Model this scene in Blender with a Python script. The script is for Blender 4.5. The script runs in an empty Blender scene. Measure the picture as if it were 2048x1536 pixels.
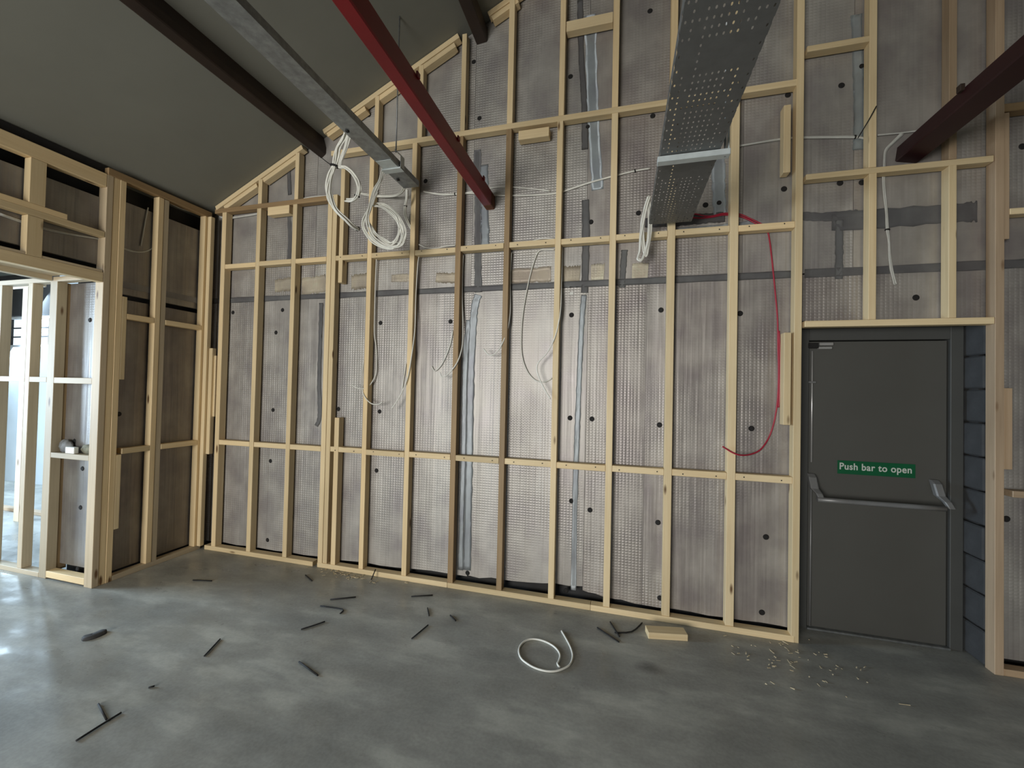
import bpy, bmesh, math, random
from mathutils import Vector, Matrix
random.seed(7)
C = bpy.context.scene.collection
S = bpy.context.scene
PI = math.pi

# ------------------------------------------------------------------ camera
CAM_H = 1.557
cd = bpy.data.cameras.new('camera'); cam = bpy.data.objects.new('camera', cd); C.objects.link(cam)
cd.sensor_width = 36.0; cd.lens = 36.0 * 815.43 / 2048.0; cd.clip_start = 0.05; cd.clip_end = 200
cam.matrix_world = Matrix(((0.965496, -0.016717, 0.259882, 0), (0.259493, -0.022336, -0.965487, 0),
                           (0.021945, 0.999611, -0.017227, CAM_H), (0, 0, 0, 1)))
S.camera = cam
S.view_settings.view_transform = 'Standard'; S.view_settings.look = 'None'
S.view_settings.gamma = 1.0; S.view_settings.use_curve_mapping = False
S.view_settings.exposure = 0.0
try:
    S.cycles.use_denoising = True
    S.cycles.max_bounces = 8; S.cycles.diffuse_bounces = 5; S.cycles.glossy_bounces = 4
    S.cycles.sample_clamp_indirect = 4.0; S.cycles.caustics_reflective = False
except Exception:
    pass

# ------------------------------------------------------------------ sky and daylight
wd = bpy.data.worlds.new('overcast'); S.world = wd; wd.use_nodes = True
bg = wd.node_tree.nodes['Background']; bg.inputs[0].default_value = (0.80, 0.90, 1.0, 1); bg.inputs[1].default_value = 1.6

def area(name, loc, target, sx, sy, power, col):
    l = bpy.data.lights.new(name, 'AREA'); l.shape = 'RECTANGLE'; l.size = sx; l.size_y = sy; l.energy = power; l.color = col
    o = bpy.data.objects.new(name, l); C.objects.link(o); o.location = loc
    d = Vector(target) - Vector(loc); o.rotation_euler = d.to_track_quat('-Z', 'Z').to_euler()
    return o
area('daylight_rear_opening', (-2.55, -4.6, 1.45), (-1.6, 0, 1.30), 2.6, 2.2, 325, (1.0, 0.975, 0.915))
area('daylight_side_room', (-9.2, 0.75, 1.7), (-3.0, 1.2, 0.3), 2.0, 2.0, 560, (0.62, 0.81, 1.0))
area('daylight_side_room_window', (-8.95, 4.05, 2.32), (-6.5, 2.4, 0.0), 1.5, 0.4, 110, (0.60, 0.81, 1.0))

# ------------------------------------------------------------------ materials
def mat(name):
    m = bpy.data.materials.new(name); m.use_nodes = True
    nt = m.node_tree; b = nt.nodes['Principled BSDF']
    return m, nt, b
def nd(nt, t, **kw):
    n = nt.nodes.new(t)
    for k, v in kw.items():
        if isinstance(k, str) and hasattr(n, k): setattr(n, k, v)
    return n
def ramp(nt, fac, stops):
    r = nd(nt, 'ShaderNodeValToRGB'); e = r.color_ramp.elements
    while len(e) < len(stops): e.new(0.5)
    for i, (p, c) in enumerate(stops):
        e[i].position = p; e[i].color = c if len(c) == 4 else (*c, 1)
    nt.links.new(fac, r.inputs[0]); return r.outputs[0]
def mapping(nt, scale, src='Object', rnd=False):
    tc = nd(nt, 'ShaderNodeTexCoord'); mp = nd(nt, 'ShaderNodeMapping'); mp.inputs['Scale'].default_value = scale
    nt.links.new(tc.outputs[src], mp.inputs[0])
    if rnd:
        oi = nd(nt, 'ShaderNodeObjectInfo'); mu = nd(nt, 'ShaderNodeMath', operation='MULTIPLY'); mu.inputs[1].default_value = 37.0
        nt.links.new(oi.outputs['Random'], mu.inputs[0]); cx = nd(nt, 'ShaderNodeCombineXYZ')
        for i in range(3): nt.links.new(mu.outputs[0], cx.inputs[i])
        nt.links.new(cx.outputs[0], mp.inputs['Location'])
    return mp.outputs[0]
def noise(nt, vec, sc, det=4, rough=0.55):
    n = nd(nt, 'ShaderNodeTexNoise'); n.inputs['Scale'].default_value = sc; n.inputs['Detail'].default_value = det; n.inputs['Roughness'].default_value = rough
    nt.links.new(vec, n.inputs['Vector']); return n.outputs['Fac']
def mixc(nt, fac, a, b, mode='MIX'):
    m = nd(nt, 'ShaderNodeMix', data_type='RGBA', blend_type=mode)
    if hasattr(fac, 'is_output') or not isinstance(fac, (int, float)): nt.links.new(fac, m.inputs[0])
    else: m.inputs[0].default_value = fac
    for v, i in ((a, 6), (b, 7)):
        if isinstance(v, tuple): m.inputs[i].default_value = v if len(v) == 4 else (*v, 1)
        else: nt.links.new(v, m.inputs[i])
    return m.outputs[2]
def bump(nt, b, h, st, dist):
    n = nd(nt, 'ShaderNodeBump'); n.inputs['Strength'].default_value = st; n.inputs['Distance'].default_value = dist
    nt.links.new(h, n.inputs['Height']); nt.links.new(n.outputs[0], b.inputs['Normal'])
def simple(name, col, rough=0.5, metal=0.0, var=0.0, sc=6.0, bmp=0.0):
    m, nt, b = mat(name); b.inputs['Roughness'].default_value = rough; b.inputs['Metallic'].default_value = metal
    v = mapping(nt, (1, 1, 1)); n = noise(nt, v, sc)
    lo = tuple(max(0, c * (1 - var)) for c in col); hi = tuple(min(1, c * (1 + var)) for c in col)
    nt.links.new(ramp(nt, n, [(0.3, lo), (0.7, hi)]), b.inputs['Base Color'])
    if bmp: bump(nt, b, noise(nt, v, sc * 12, 3), bmp, 0.004)
    return m

def wood(name, light, dark, knot=(0.16, 0.085, 0.035)):
    # grain runs along each piece's own local Z
    m, nt, b = mat(name)
    v = mapping(nt, (26, 26, 0.9), rnd=True); g = noise(nt, v, 2.2, 6, 0.6)
    v2 = mapping(nt, (1.3, 1.3, 0.7), rnd=True); big = noise(nt, v2, 1.6, 2)
    base = ramp(nt, g, [(0.32, dark), (0.62, light)])
    base = mixc(nt, 0.5, base, ramp(nt, big, [(0.35, tuple(c * 0.80 for c in light)), (0.65, tuple(min(1, c * 1.08) for c in light))]))
    vk = mapping(nt, (8, 8, 2.3), rnd=True)
    vo = nd(nt, 'ShaderNodeTexVoronoi'); vo.inputs['Scale'].default_value = 1.0; vo.inputs['Randomness'].default_value = 1.0
    nt.links.new(vk, vo.inputs['Vector'])
    k = ramp(nt, vo.outputs['Distance'], [(0.055, (1, 1, 1)), (0.11, (0, 0, 0))])
    base = mixc(nt, k, base, knot)
    oi = nd(nt, 'ShaderNodeObjectInfo'); t = ramp(nt, oi.outputs['Random'], [(0.0, (0.80, 0.77, 0.72)), (0.5, (0.97, 0.95, 0.93)), (1.0, (1.0, 0.93, 0.84))])
    nt.links.new(mixc(nt, 1.0, base, t, 'MULTIPLY'), b.inputs['Base Color'])
    b.inputs['Roughness'].default_value = 0.62
    bump(nt, b, g, 0.15, 0.002)
    return m
M_WOOD = wood('planed_softwood', (0.88, 0.72, 0.455), (0.72, 0.54, 0.29))
M_WOODB = wood('weathered_shaded_softwood', (0.36, 0.255, 0.14), (0.235, 0.158, 0.08))
M_WOODP = wood('grey_softwood', (0.62, 0.53, 0.39), (0.46, 0.38, 0.26))
M_WOODR = wood('pinkish_softwood', (0.52, 0.39, 0.265), (0.38, 0.27, 0.17))

def foil(name, col, metal=0.7, rough=0.40, dots=0.5, crease=0.012):
    m, nt, b = mat(name)
    v = mapping(nt, (1, 1, 1))
    oi = nd(nt, 'ShaderNodeObjectInfo')
    n = noise(nt, mapping(nt, (1.0, 1.0, 0.45), rnd=True), 1.7, 3)
    n2 = noise(nt, mapping(nt, (1.0, 1.0, 0.8), rnd=True), 4.5, 4)
    c = ramp(nt, n, [(0.30, (col[0] * 0.84, col[1] * 0.78, col[2] * 0.78)), (0.5, col), (0.7, (col[0] * 1.08, col[1] * 1.10, col[2] * 1.07))])
    c = mixc(nt, 0.55, c, ramp(nt, n2, [(0.34, (col[0] * 0.66, col[1] * 0.63, col[2] * 0.67)), (0.5, (col[0] * 0.95, col[1] * 0.94, col[2] * 0.92)), (0.66, (col[0] * 1.30, col[1] * 1.31, col[2] * 1.27))]))
    t = ramp(nt, oi.outputs['Random'], [(0.0, (0.90, 0.87, 0.86)), (1.0, (1.0, 1.0, 1.0))])
    nt.links.new(mixc(nt, 1.0, c, t, 'MULTIPLY'), b.inputs['Base Color'])
    b.inputs['Metallic'].default_value = metal
    r = nd(nt, 'ShaderNodeMapRange'); r.inputs['To Min'].default_value = rough - 0.08; r.inputs['To Max'].default_value = rough + 0.16
    nt.links.new(n2, r.inputs[0]); nt.links.new(r.outputs[0], b.inputs['Roughness'])
    # bubble pattern of the foil: rows of small cushions plus soft vertical creases
    sx = nd(nt, 'ShaderNodeSeparateXYZ'); nt.links.new(v, sx.inputs[0])
    def sine(sock, per):
        a = nd(nt, 'ShaderNodeMath', operation='MULTIPLY'); a.inputs[1].default_value = 2 * PI / per; nt.links.new(sock, a.inputs[0])
        s = nd(nt, 'ShaderNodeMath', operation='SINE'); nt.links.new(a.outputs[0], s.inputs[0]); return s.outputs[0]
    ad = nd(nt, 'ShaderNodeMath', operation='ADD'); nt.links.new(sx.outputs[0], ad.inputs[0]); nt.links.new(sx.outputs[1], ad.inputs[1])
    p = nd(nt, 'ShaderNodeMath', operation='MULTIPLY')
    for q_, (sk, per) in enumerate(((ad.outputs[0], 0.048), (sx.outputs[2], 0.040))):
        ab = nd(nt, 'ShaderNodeMath', operation='ABSOLUTE'); nt.links.new(sine(sk, per), ab.inputs[0]); nt.links.new(ab.outputs[0], p.inputs[q_])
    msk = nd(nt, 'ShaderNodeMath', operation='MULTIPLY'); nt.links.new(p.outputs[0], msk.inputs[0])
    nt.links.new(ramp(nt, noise(nt, mapping(nt, (1, 1, 0.6), rnd=True), 1.3, 2), [(0.42, (0.12, 0.12, 0.12)), (0.6, (1, 1, 1))]), msk.inputs[1])
    hgt = nd(nt, 'ShaderNodeMath', operation='MULTIPLY_ADD'); nt.links.new(msk.outputs[0], hgt.inputs[0]); hgt.inputs[1].default_value = dots * 0.0034
    cr = noise(nt, mapping(nt, (11, 11, 0.4), rnd=True), 1.0, 3); cm = nd(nt, 'ShaderNodeMath', operation='MULTIPLY'); cm.inputs[1].default_value = crease
    nt.links.new(cr, cm.inputs[0]); nt.links.new(cm.outputs[0], hgt.inputs[2])
    bump(nt, b, hgt.outputs[0], 1.0, 1.0)
    return m
M_FOIL = foil('bubble_foil', (0.440, 0.422, 0.402), metal=0.45, rough=0.45, crease=0.008)
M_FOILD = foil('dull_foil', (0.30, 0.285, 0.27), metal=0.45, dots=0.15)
M_TAPE = foil('aluminium_tape', (0.72, 0.80, 0.86), metal=0.45, rough=0.46, dots=0.0, crease=0.006)
M_TAPEG = foil('grey_joint_tape', (0.30, 0.305, 0.315), metal=0.1, rough=0.5, dots=0.0, crease=0.006)

STX, STY = (0.188,2.48)
def floor_mat():
    m, nt, b = mat('power_floated_concrete')
    v = mapping(nt, (1, 1, 1)); n = noise(nt, v, 0.9, 6, 0.6); n2 = noise(nt, v, 3.5, 5, 0.6); n3 = noise(nt, v, 60, 3)
    c = ramp(nt, n, [(0.32, (0.265, 0.268, 0.245)), (0.5, (0.355, 0.355, 0.322)), (0.68, (0.44, 0.435, 0.388))])
    c = mixc(nt, 0.35, c, ramp(nt, n2, [(0.35, (0.22, 0.223, 0.207)), (0.65, (0.40, 0.40, 0.365))]))
    vl = nd(nt, 'ShaderNodeVectorMath', operation='DISTANCE'); mpv = mapping(nt, (1.0, 1.5, 1.0)); nt.links.new(mpv, vl.inputs[0]); vl.inputs[1].default_value = (STX, STY * 1.5, 0)
    c = mixc(nt, ramp(nt, vl.outputs['Value'], [(0.02, (0.75, 0.75, 0.75)), (0.10, (0, 0, 0))]), c, (0.07, 0.068, 0.062))
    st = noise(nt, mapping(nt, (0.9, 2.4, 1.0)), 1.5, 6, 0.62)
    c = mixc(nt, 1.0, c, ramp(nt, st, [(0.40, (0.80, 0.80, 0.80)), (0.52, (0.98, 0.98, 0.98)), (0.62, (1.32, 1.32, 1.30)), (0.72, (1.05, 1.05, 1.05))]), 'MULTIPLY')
    c = mixc(nt, 0.12, c, ramp(nt, n3, [(0.4, (0.1, 0.1, 0.1)), (0.6, (0.35, 0.35, 0.34))]))
    nt.links.new(c, b.inputs['Base Color'])
    v2 = mapping(nt, (1.0, 1.6, 1.0)); w = noise(nt, v2, 2.2, 5, 0.65)
    nt.links.new(ramp(nt, w, [(0.36, (0.24, 0.24, 0.24)), (0.5, (0.42, 0.42, 0.42)), (0.66, (0.60, 0.60, 0.60))]), b.inputs['Roughness'])
    bump(nt, b, n2, 0.06, 0.01)
    return m
M_FLOOR = floor_mat()
M_CEIL = simple('grey_roof_lining', (0.20, 0.20, 0.172), 0.75, 0, 0.05, 2.0, 0.05)
M_BLOCK = simple('concrete_block', (0.052, 0.053, 0.055), 0.9, 0, 0.2, 9, 0.3)
M_DARK = simple('dark_cavity_wall', (0.035, 0.033, 0.032), 0.9, 0, 0.2, 4)
M_PLASTER = simple('pale_plaster', (0.46, 0.50, 0.52), 0.8, 0, 0.05, 3)
M_RED = simple('red_painted_steel', (0.19, 0.0025, 0.007), 0.42, 0.0, 0.15, 4, 0.05)
M_RUST = simple('rust_primer_steel', (0.16, 0.055, 0.022), 0.7, 0.0, 0.3, 14, 0.1)
M_BROWN = simple('brown_primer_steel', (0.028, 0.015, 0.009), 0.6, 0.0, 0.3, 5, 0.05)
M_GALV = simple('galvanised_steel', (0.30, 0.315, 0.32), 0.48, 0.75, 0.22, 26, 0.03)
M_GALVL = simple('bright_galvanised_strut', (0.62, 0.67, 0.67), 0.5, 0.4, 0.08, 20, 0.02)
M_TRAY = simple('galvanised_tray_steel', (0.17, 0.173, 0.17), 0.55, 0.5, 0.10, 20, 0.02)
M_CABLE = simple('white_cable_sheath', (0.80, 0.79, 0.72), 0.42, 0, 0.04, 30)
M_CABLEG = simple('dusty_white_cable_sheath', (0.60, 0.60, 0.56), 0.5, 0, 0.06, 30)
M_REDC = simple('red_cable_sheath', (0.40, 0.018, 0.045), 0.4, 0, 0.1, 20)
M_BLACK = simple('black_plastic', (0.010, 0.009, 0.009), 0.8, 0, 0.2, 30)
M_DOOR = simple('grey_door_paint', (0.092, 0.091, 0.083), 0.5, 0, 0.05, 2.5, 0.02)
M_DOORF = simple('grey_frame_paint', (0.075, 0.076, 0.072), 0.55, 0, 0.06, 3, 0.02)
M_BAR = simple('satin_grey_bar', (0.24, 0.24, 0.24), 0.4, 0.3, 0.08, 12)
M_CHROME = simple('bright_rod', (0.72, 0.71, 0.70), 0.3, 0.6, 0.05, 12)
M_GREEN = simple('green_sign_film', (0.004, 0.105, 0.040), 0.45, 0, 0.08, 10)
M_WHITE = simple('white_print', (0.62, 0.66, 0.62), 0.5, 0, 0.02, 10)
M_CHIP = simple('wood_chip', (0.60, 0.50, 0.33), 0.7, 0, 0.15, 40)
M_FOAM = simple('charcoal_foam', (0.040, 0.038, 0.037), 0.8, 0, 0.2, 60, 0.3)
M_WOOL = simple('mineral_wool', (0.22, 0.21, 0.15), 0.95, 0, 0.4, 30, 0.8)
M_WOOLG = simple('grey_wool', (0.26, 0.265, 0.27), 0.95, 0, 0.3, 30, 0.8)
M_WBLOCK = simple('white_block', (0.80, 0.80, 0.76), 0.6, 0, 0.03, 12)
M_FRAMEW = simple('window_frame_paint', (0.75, 0.78, 0.80), 0.5, 0, 0.03, 5)
def glass_mat():
    m, nt, b = mat('window_glass'); b.inputs['Base Color'].default_value = (0.92, 0.96, 0.97, 1); b.inputs['Roughness'].default_value = 0.02
    b.inputs['Transmission Weight'].default_value = 1.0; b.inputs['IOR'].default_value = 1.05
    return m
M_GLASS = glass_mat()

# ------------------------------------------------------------------ helpers
def link(name, me, m, parent=None, loc=(0, 0, 0)):
    if m is not None: me.materials.append(m)
    o = bpy.data.objects.new(name, me); C.objects.link(o); o.location = loc
    if parent is not None:
        o.parent = parent; o.location = Vector(loc) - Vector(parent['base'])
    o['base'] = list(loc)
    return o
def tag(o, label=None, cat=None, group=None, kind=None):
    if label: o['label'] = label
    if cat: o['category'] = cat
    if group: o['group'] = group
    if kind: o['kind'] = kind
    return o
def thing(name, loc, label=None, cat=None, group=None, kind=None):
    o = bpy.data.objects.new(name, None); C.objects.link(o); o.location = loc; o.empty_display_size = 0.05
    o['base'] = list(loc)
    return tag(o, label, cat, group, kind)
def bm_box(bm, x0, x1, y0, y1, z0, z1):
    vs = [bm.verts.new((x, y, z)) for x in (x0, x1) for y in (y0, y1) for z in (z0, z1)]
    for f in ((0, 1, 3, 2), (4, 6, 7, 5), (0, 4, 5, 1), (2, 3, 7, 6), (0, 2, 6, 4), (1, 5, 7, 3)):
        bm.faces.new([vs[i] for i in f])
    return vs
def bm_mesh(bm, name, bevel=0.0):
    if bevel: bmesh.ops.bevel(bm, geom=list(bm.edges), offset=bevel, segments=1, affect='EDGES', clamp_overlap=True)
    bmesh.ops.recalc_face_normals(bm, faces=list(bm.faces))
    me = bpy.data.meshes.new(name); bm.to_mesh(me); bm.free(); return me
def box(name, b, m, parent=None, bevel=0.002, grain=True):
    """an axis-aligned piece; its local Z runs along its longest side"""
    x0, x1, y0, y1, z0, z1 = b
    d = (abs(x1 - x0), abs(y1 - y0), abs(z1 - z0)); c = ((x0 + x1) / 2, (y0 + y1) / 2, (z0 + z1) / 2)
    ax = max(range(3), key=lambda i: d[i]) if grain else 2
    ld = {2: d, 0: (d[2], d[1], d[0]), 1: (d[0], d[2], d[1])}[ax]
    bm = bmesh.new(); bm_box(bm, -ld[0] / 2, ld[0] / 2, -ld[1] / 2, ld[1] / 2, -ld[2] / 2, ld[2] / 2)
    o = link(name, bm_mesh(bm, name, min(bevel, min(d) * 0.2)), m, parent, c)
    if ax == 0: o.rotation_euler = (0, PI / 2, 0)
    if ax == 1: o.rotation_euler = (PI / 2, 0, 0)
    return o
def stick(name, p, q, w, d, m, parent=None, up=(0, 1, 0)):
    """a bar from p to q, w across, d along the direction up"""
    p, q = Vector(p), Vector(q); L = (q - p).length; z = (q - p) / L; y = Vector(up); y = (y - z * y.dot(z)).normalized(); x = y.cross(z)
    bm = bmesh.new(); bm_box(bm, -w / 2, w / 2, -d / 2, d / 2, -L / 2, L / 2)
    o = link(name, bm_mesh(bm, name, 0.002), m, parent, tuple((p + q) / 2))
    o.rotation_euler = Matrix((x, y, z)).transposed().to_euler(); return o
def prism(name, poly, y0, y1, m, parent=None, bevel=0.0):
    """polygon in the XZ plane extruded along Y"""
    cx = sum(p[0] for p in poly) / len(poly); cz = sum(p[1] for p in poly) / len(poly); cy = (y0 + y1) / 2
    bm = bmesh.new(); n = len(poly)
    a = [bm.verts.new((p[0] - cx, y0 - cy, p[1] - cz)) for p in poly]; b = [bm.verts.new((p[0] - cx, y1 - cy, p[1] - cz)) for p in poly]
    bm.faces.new(a); bm.faces.new(b[::-1])
    for i in range(n): bm.faces.new((a[i], b[i], b[(i + 1) % n], a[(i + 1) % n]))
    return link(name, bm_mesh(bm, name, bevel), m, parent, (cx, cy, cz))
def spline(pts, per=8):
    P = [Vector(p) for p in pts]; out = []
    for i in range(len(P) - 1):
        p0 = P[max(i - 1, 0)]; p1 = P[i]; p2 = P[i + 1]; p3 = P[min(i + 2, len(P) - 1)]
        for k in range(per):
            t = k / per
            out.append(0.5 * ((2 * p1) + (p2 - p0) * t + (2 * p0 - 5 * p1 + 4 * p2 - p3) * t * t + (3 * p1 - p0 - 3 * p2 + p3) * t ** 3))
    out.append(P[-1]); return out
def bm_tube(bm, pts, r, n=6, per=6, sm=True):
    P = spline(pts, per) if sm and len(pts) > 2 else [Vector(p) for p in pts]
    rings = []; prev = None
    for i, p in enumerate(P):
        t = (P[min(i + 1, len(P) - 1)] - P[max(i - 1, 0)])
        if t.length < 1e-9: t = Vector((0, 0, 1))
        t.normalize()
        if prev is None: prev = t.orthogonal()
        u = prev - t * prev.dot(t)
        if u.length < 1e-6: u = t.orthogonal()
        u.normalize(); prev = u; v = t.cross(u)
        rings.append([bm.verts.new(p + (u * math.cos(2 * PI * k / n) + v * math.sin(2 * PI * k / n)) * r) for k in range(n)])
    for a, b in zip(rings, rings[1:]):
        for k in range(n):
            f = bm.faces.new((a[k], a[(k + 1) % n], b[(k + 1) % n], b[k])); f.smooth = True
    bm.faces.new(rings[0][::-1]); bm.faces.new(rings[-1])
def tube(name, pts, r, m, parent=None, n=6, per=6, sm=True):
    loc = tuple(pts[0]); bm = bmesh.new(); bm_tube(bm, [Vector(p) - Vector(loc) for p in pts], r, n, per, sm)
    return link(name, bm_mesh(bm, name), m, parent, loc)
def wall_box(bm, b): bm_box(bm, *b)
def struct(name, boxes, m):
    bm = bmesh.new()
    for b in boxes: bm_box(bm, *b)
    o = link(name, bm_mesh(bm, name), m); o['kind'] = 'structure'; return o

RZ0, RX0, SL = 3.262, -3.816, 0.474           # underside of the roof slope
RIDGE = 0.42
def roof_z(x): return RZ0 + SL * (x - RX0) if x < RIDGE else RZ0 + SL * (2 * RIDGE - x - RX0)

# ------------------------------------------------------------------ room shell
fl = struct('floor', [(-14, 4.7, -6.5, 4.3, -0.15, 0)], M_FLOOR)
bm = bmesh.new()
for xa, xb in ((-4.40, RIDGE), (RIDGE, 4.75)):
    vs = []
    for t in (0.0, 0.12):
        for x, y in ((xa, -4.2), (xb, -4.2), (xb, 3.12), (xa, 3.12)):
            vs.append(bm.verts.new((x, y, roof_z(x) + t)))
    bm.faces.new(vs[0:4]); bm.faces.new(vs[4:8][::-1])
    for i in range(4): bm.faces.new((vs[i], vs[(i + 1) % 4], vs[4 + (i + 1) % 4], vs[4 + i]))
ceil = link('ceiling', bm_mesh(bm, 'ceiling'), M_CEIL); ceil['kind'] = 'structure'

# gable wall: dark blockwork with the fire-door opening, foil boards fixed to it
XD0, XD1, ZD = 1.14, 2.075, 2.03
wall_back = struct('wall_back', [(-4.4, XD0, 3.145, 3.40, 0, 5.6), (XD0, XD1 + .03, 3.145, 3.40, ZD, 5.6), (XD1 + .03, 4.75, 3.145, 3.40, 0, 5.6),
                                 (XD0, XD1 + .03, 3.36, 3.40, 0, ZD)], M_DARK)
def board(poly, m=M_FOIL, y=3.078, t=0.03): return prism('insulation_board', poly, y, y + t, m, wall_back)
g = 0.0012
low = [-3.95, -2.575, -1.165, -0.255, 0.165, XD0 - 0.005]
bots = [(0.05, 0.055), (0.05, 0.075), (0.075, 0.125), (0.095, 0.055), (0.058, 0.05)]
for (a, b_), (za, zb) in zip(zip(low, low[1:]), bots):
    n = 9; ed = [(a + g + (b_ - a - 2 * g) * i / n, za + (zb - za) * i / n + random.uniform(-.008, .008)) for i in range(n + 1)]
    board(ed + [(b_ - g, 2.365), (a + g, 2.365)], M_FOIL)
up = [-3.95, -2.70, -1.19, -0.275, 0.78, 1.42, 2.60, 4.7]
for a, b_ in zip(up, up[1:]):
    a += g; b_ -= g
    top = [(b_, roof_z(b_) - .01)] + ([(RIDGE, roof_z(RIDGE) - .01)] if a < RIDGE < b_ else []) + [(a, roof_z(a) - .01)]
    z0 = 2.375 if a < 2.59 else 0.06
    board([(a, z0), (b_, z0)] + top, M_FOIL)
board([(XD1 + .04, 0.06), (2.596, 0.06), (2.596, 2.365), (XD1 + .04, 2.365)], M_FOIL)
board([(XD0 + .0, ZD + .03), (XD1 + .035, ZD + .03), (XD1 + .035, 2.365), (XD0, 2.365)], M_FOIL)

def tape(name, pts, w, m=M_TAPE, y=3.0755, rough=0.0012, parent=wall_back, seed=0):
    """a strip of creased foil tape running through pts (x,z) on the boards"""
    rnd = random.Random(seed); P = spline([(p[0], 0, p[1]) for p in pts], 10); bm = bmesh.new(); rows = []
    loc = (P[0].x, y, P[0].z); K = 4
    for i, p in enumerate(P):
        t = (P[min(i + 1, len(P) - 1)] - P[max(i - 1, 0)]).normalized(); nrm = Vector((t.z, 0, -t.x)); ww = w * (1 + rnd.uniform(-.12, .12))
        rows.append([bm.verts.new(p - Vector((loc[0], 0, loc[2])) + nrm * ww * (k / K - .5) + Vector((0, -abs(rnd.gauss(0, rough)), 0))) for k in range(K + 1)])
    for a, b in zip(rows, rows[1:]):
        for k in range(K): bm.faces.new((a[k], a[k + 1], b[k + 1], b[k])).smooth = True
    bmesh.ops.solidify(bm, geom=list(bm.faces), thickness=0.001)
    return link(name, bm_mesh(bm, name), m, parent, loc)
xzt = lambda P: [(p[0], p[2]) for p in P]
# joint tapes
tape('joint_tape', xzt([(-1.124,3.078,2.323),(-1.155,3.078,2.203),(-1.168,3.078,1.88),(-1.173,3.078,1.558),(-1.169,3.078,1.077),(-1.168,3.078,0.678),(-1.166,3.078,0.123)]), 0.062, M_TAPE, seed=1, rough=.002)
tape('joint_tape', xzt([(-1.2,3.078,2.123),(-1.22,3.078,1.88),(-1.224,3.078,1.557),(-1.22,3.078,1.074),(-1.223,3.078,0.673),(-1.222,3.078,0.116)]), 0.045, M_TAPE, seed=2, rough=.002, y=3.0768)
tape('joint_tape', xzt([(-0.285,3.078,2.289),(-0.296,3.078,2.101),(-0.305,3.078,1.801),(-0.313,3.078,1.426),(-0.318,3.078,1.127),(-0.322,3.078,0.755),(-0.321,3.078,0.089)]), 0.040, M_TAPE, seed=3, rough=.002)
tape('joint_tape', xzt([(-2.618,3.078,2.31),(-2.617,3.078,1.977),(-2.615,3.078,1.618),(-2.598,3.078,1.305),(-2.632,3.078,1.206)]), 0.040, M_TAPEG, seed=4, rough=.003)
tape('joint_tape', [(-3.9, 2.372), (-2.4, 2.372), (-0.6, 2.372), (1.1, 2.372)], 0.050, M_TAPEG, seed=5)
tape('joint_tape', [(1.15, 2.372), (2.3, 2.372)], 0.055, M_TAPEG, seed=6)
tape('joint_tape', xzt([(-0.287,3.078,3.008),(-0.279,3.078,2.779),(-0.279,3.078,2.402),(-0.281,3.078,2.304)]), 0.055, M_TAPEG, seed=7)
tape('joint_tape', xzt([(-0.357,3.078,4.556),(-0.337,3.078,4.087),(-0.312,3.078,3.775),(-0.298,3.078,3.39)]), 0.045, M_TAPEG, seed=8)
tape('joint_tape', xzt([(-0.279,3.078,4.422),(-0.249,3.078,3.764),(-0.223,3.078,3.38),(-0.199,3.078,3.074)]), 0.085, M_TAPE, seed=9)
tape('joint_tape', xzt([(-1.161,3.078,3.505),(-1.154,3.078,3.218),(-1.14,3.078,2.972),(-1.135,3.078,2.606),(-1.124,3.078,2.343)]), 0.060, M_TAPEG, seed=10)
tape('joint_tape', xzt([(-1.103,3.078,3.375),(-1.096,3.078,3.09),(-1.08,3.078,2.805),(-1.081,3.078,2.684)]), 0.075, M_TAPE, seed=11)
tape('joint_tape', xzt([(0.003,3.078,2.609),(-0.005,3.078,2.462),(-0.01,3.078,2.333)]), 0.045, M_TAPEG, seed=12)
tape('joint_tape', xzt([(1.122,3.078,2.758),(1.264,3.078,2.738),(1.443,3.078,2.742)]), 0.055, M_TAPEG, seed=13)
tape('joint_tape', xzt([(1.342,3.078,2.712),(1.343,3.078,2.516),(1.342,3.078,2.327)]), 0.045, M_TAPEG, seed=14)
tape('joint_tape', xzt([(1.427,3.078,4.043),(1.44,3.078,3.647),(1.447,3.078,3.351),(1.443,3.078,3.157)]), 0.06, M_TAPE, seed=15)
tape('joint_tape', xzt([(0.62,3.078,3.267),(0.626,3.078,3.02),(0.638,3.078,2.809)]), 0.085, M_TAPE, seed=16)
tape('joint_tape', xzt([(0.354,3.078,2.717),(0.512,3.078,2.718),(0.639,3.078,2.722),(0.862,3.078,2.734)]), 0.040, M_TAPE, seed=17)
tape('joint_tape', xzt([(0.143,3.078,2.796),(0.313,3.078,2.788),(0.511,3.078,2.792),(0.67,3.078,2.792)]), 0.07, M_TAPEG, seed=18)
tape('joint_tape', xzt([(-3.006,3.078,3.19),(-2.984,3.078,2.908),(-2.989,3.078,2.722)]), 0.04, M_TAPEG, seed=19)
tape('joint_tape', xzt([(-3.021,3.078,3.566),(-3.0,3.078,3.329)]), 0.04, M_TAPEG, seed=20)
tape('joint_tape', [(1.30, 2.70), (1.9, 2.70), (2.05, 2.70)], 0.12, M_TAPEG, seed=21)

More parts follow.
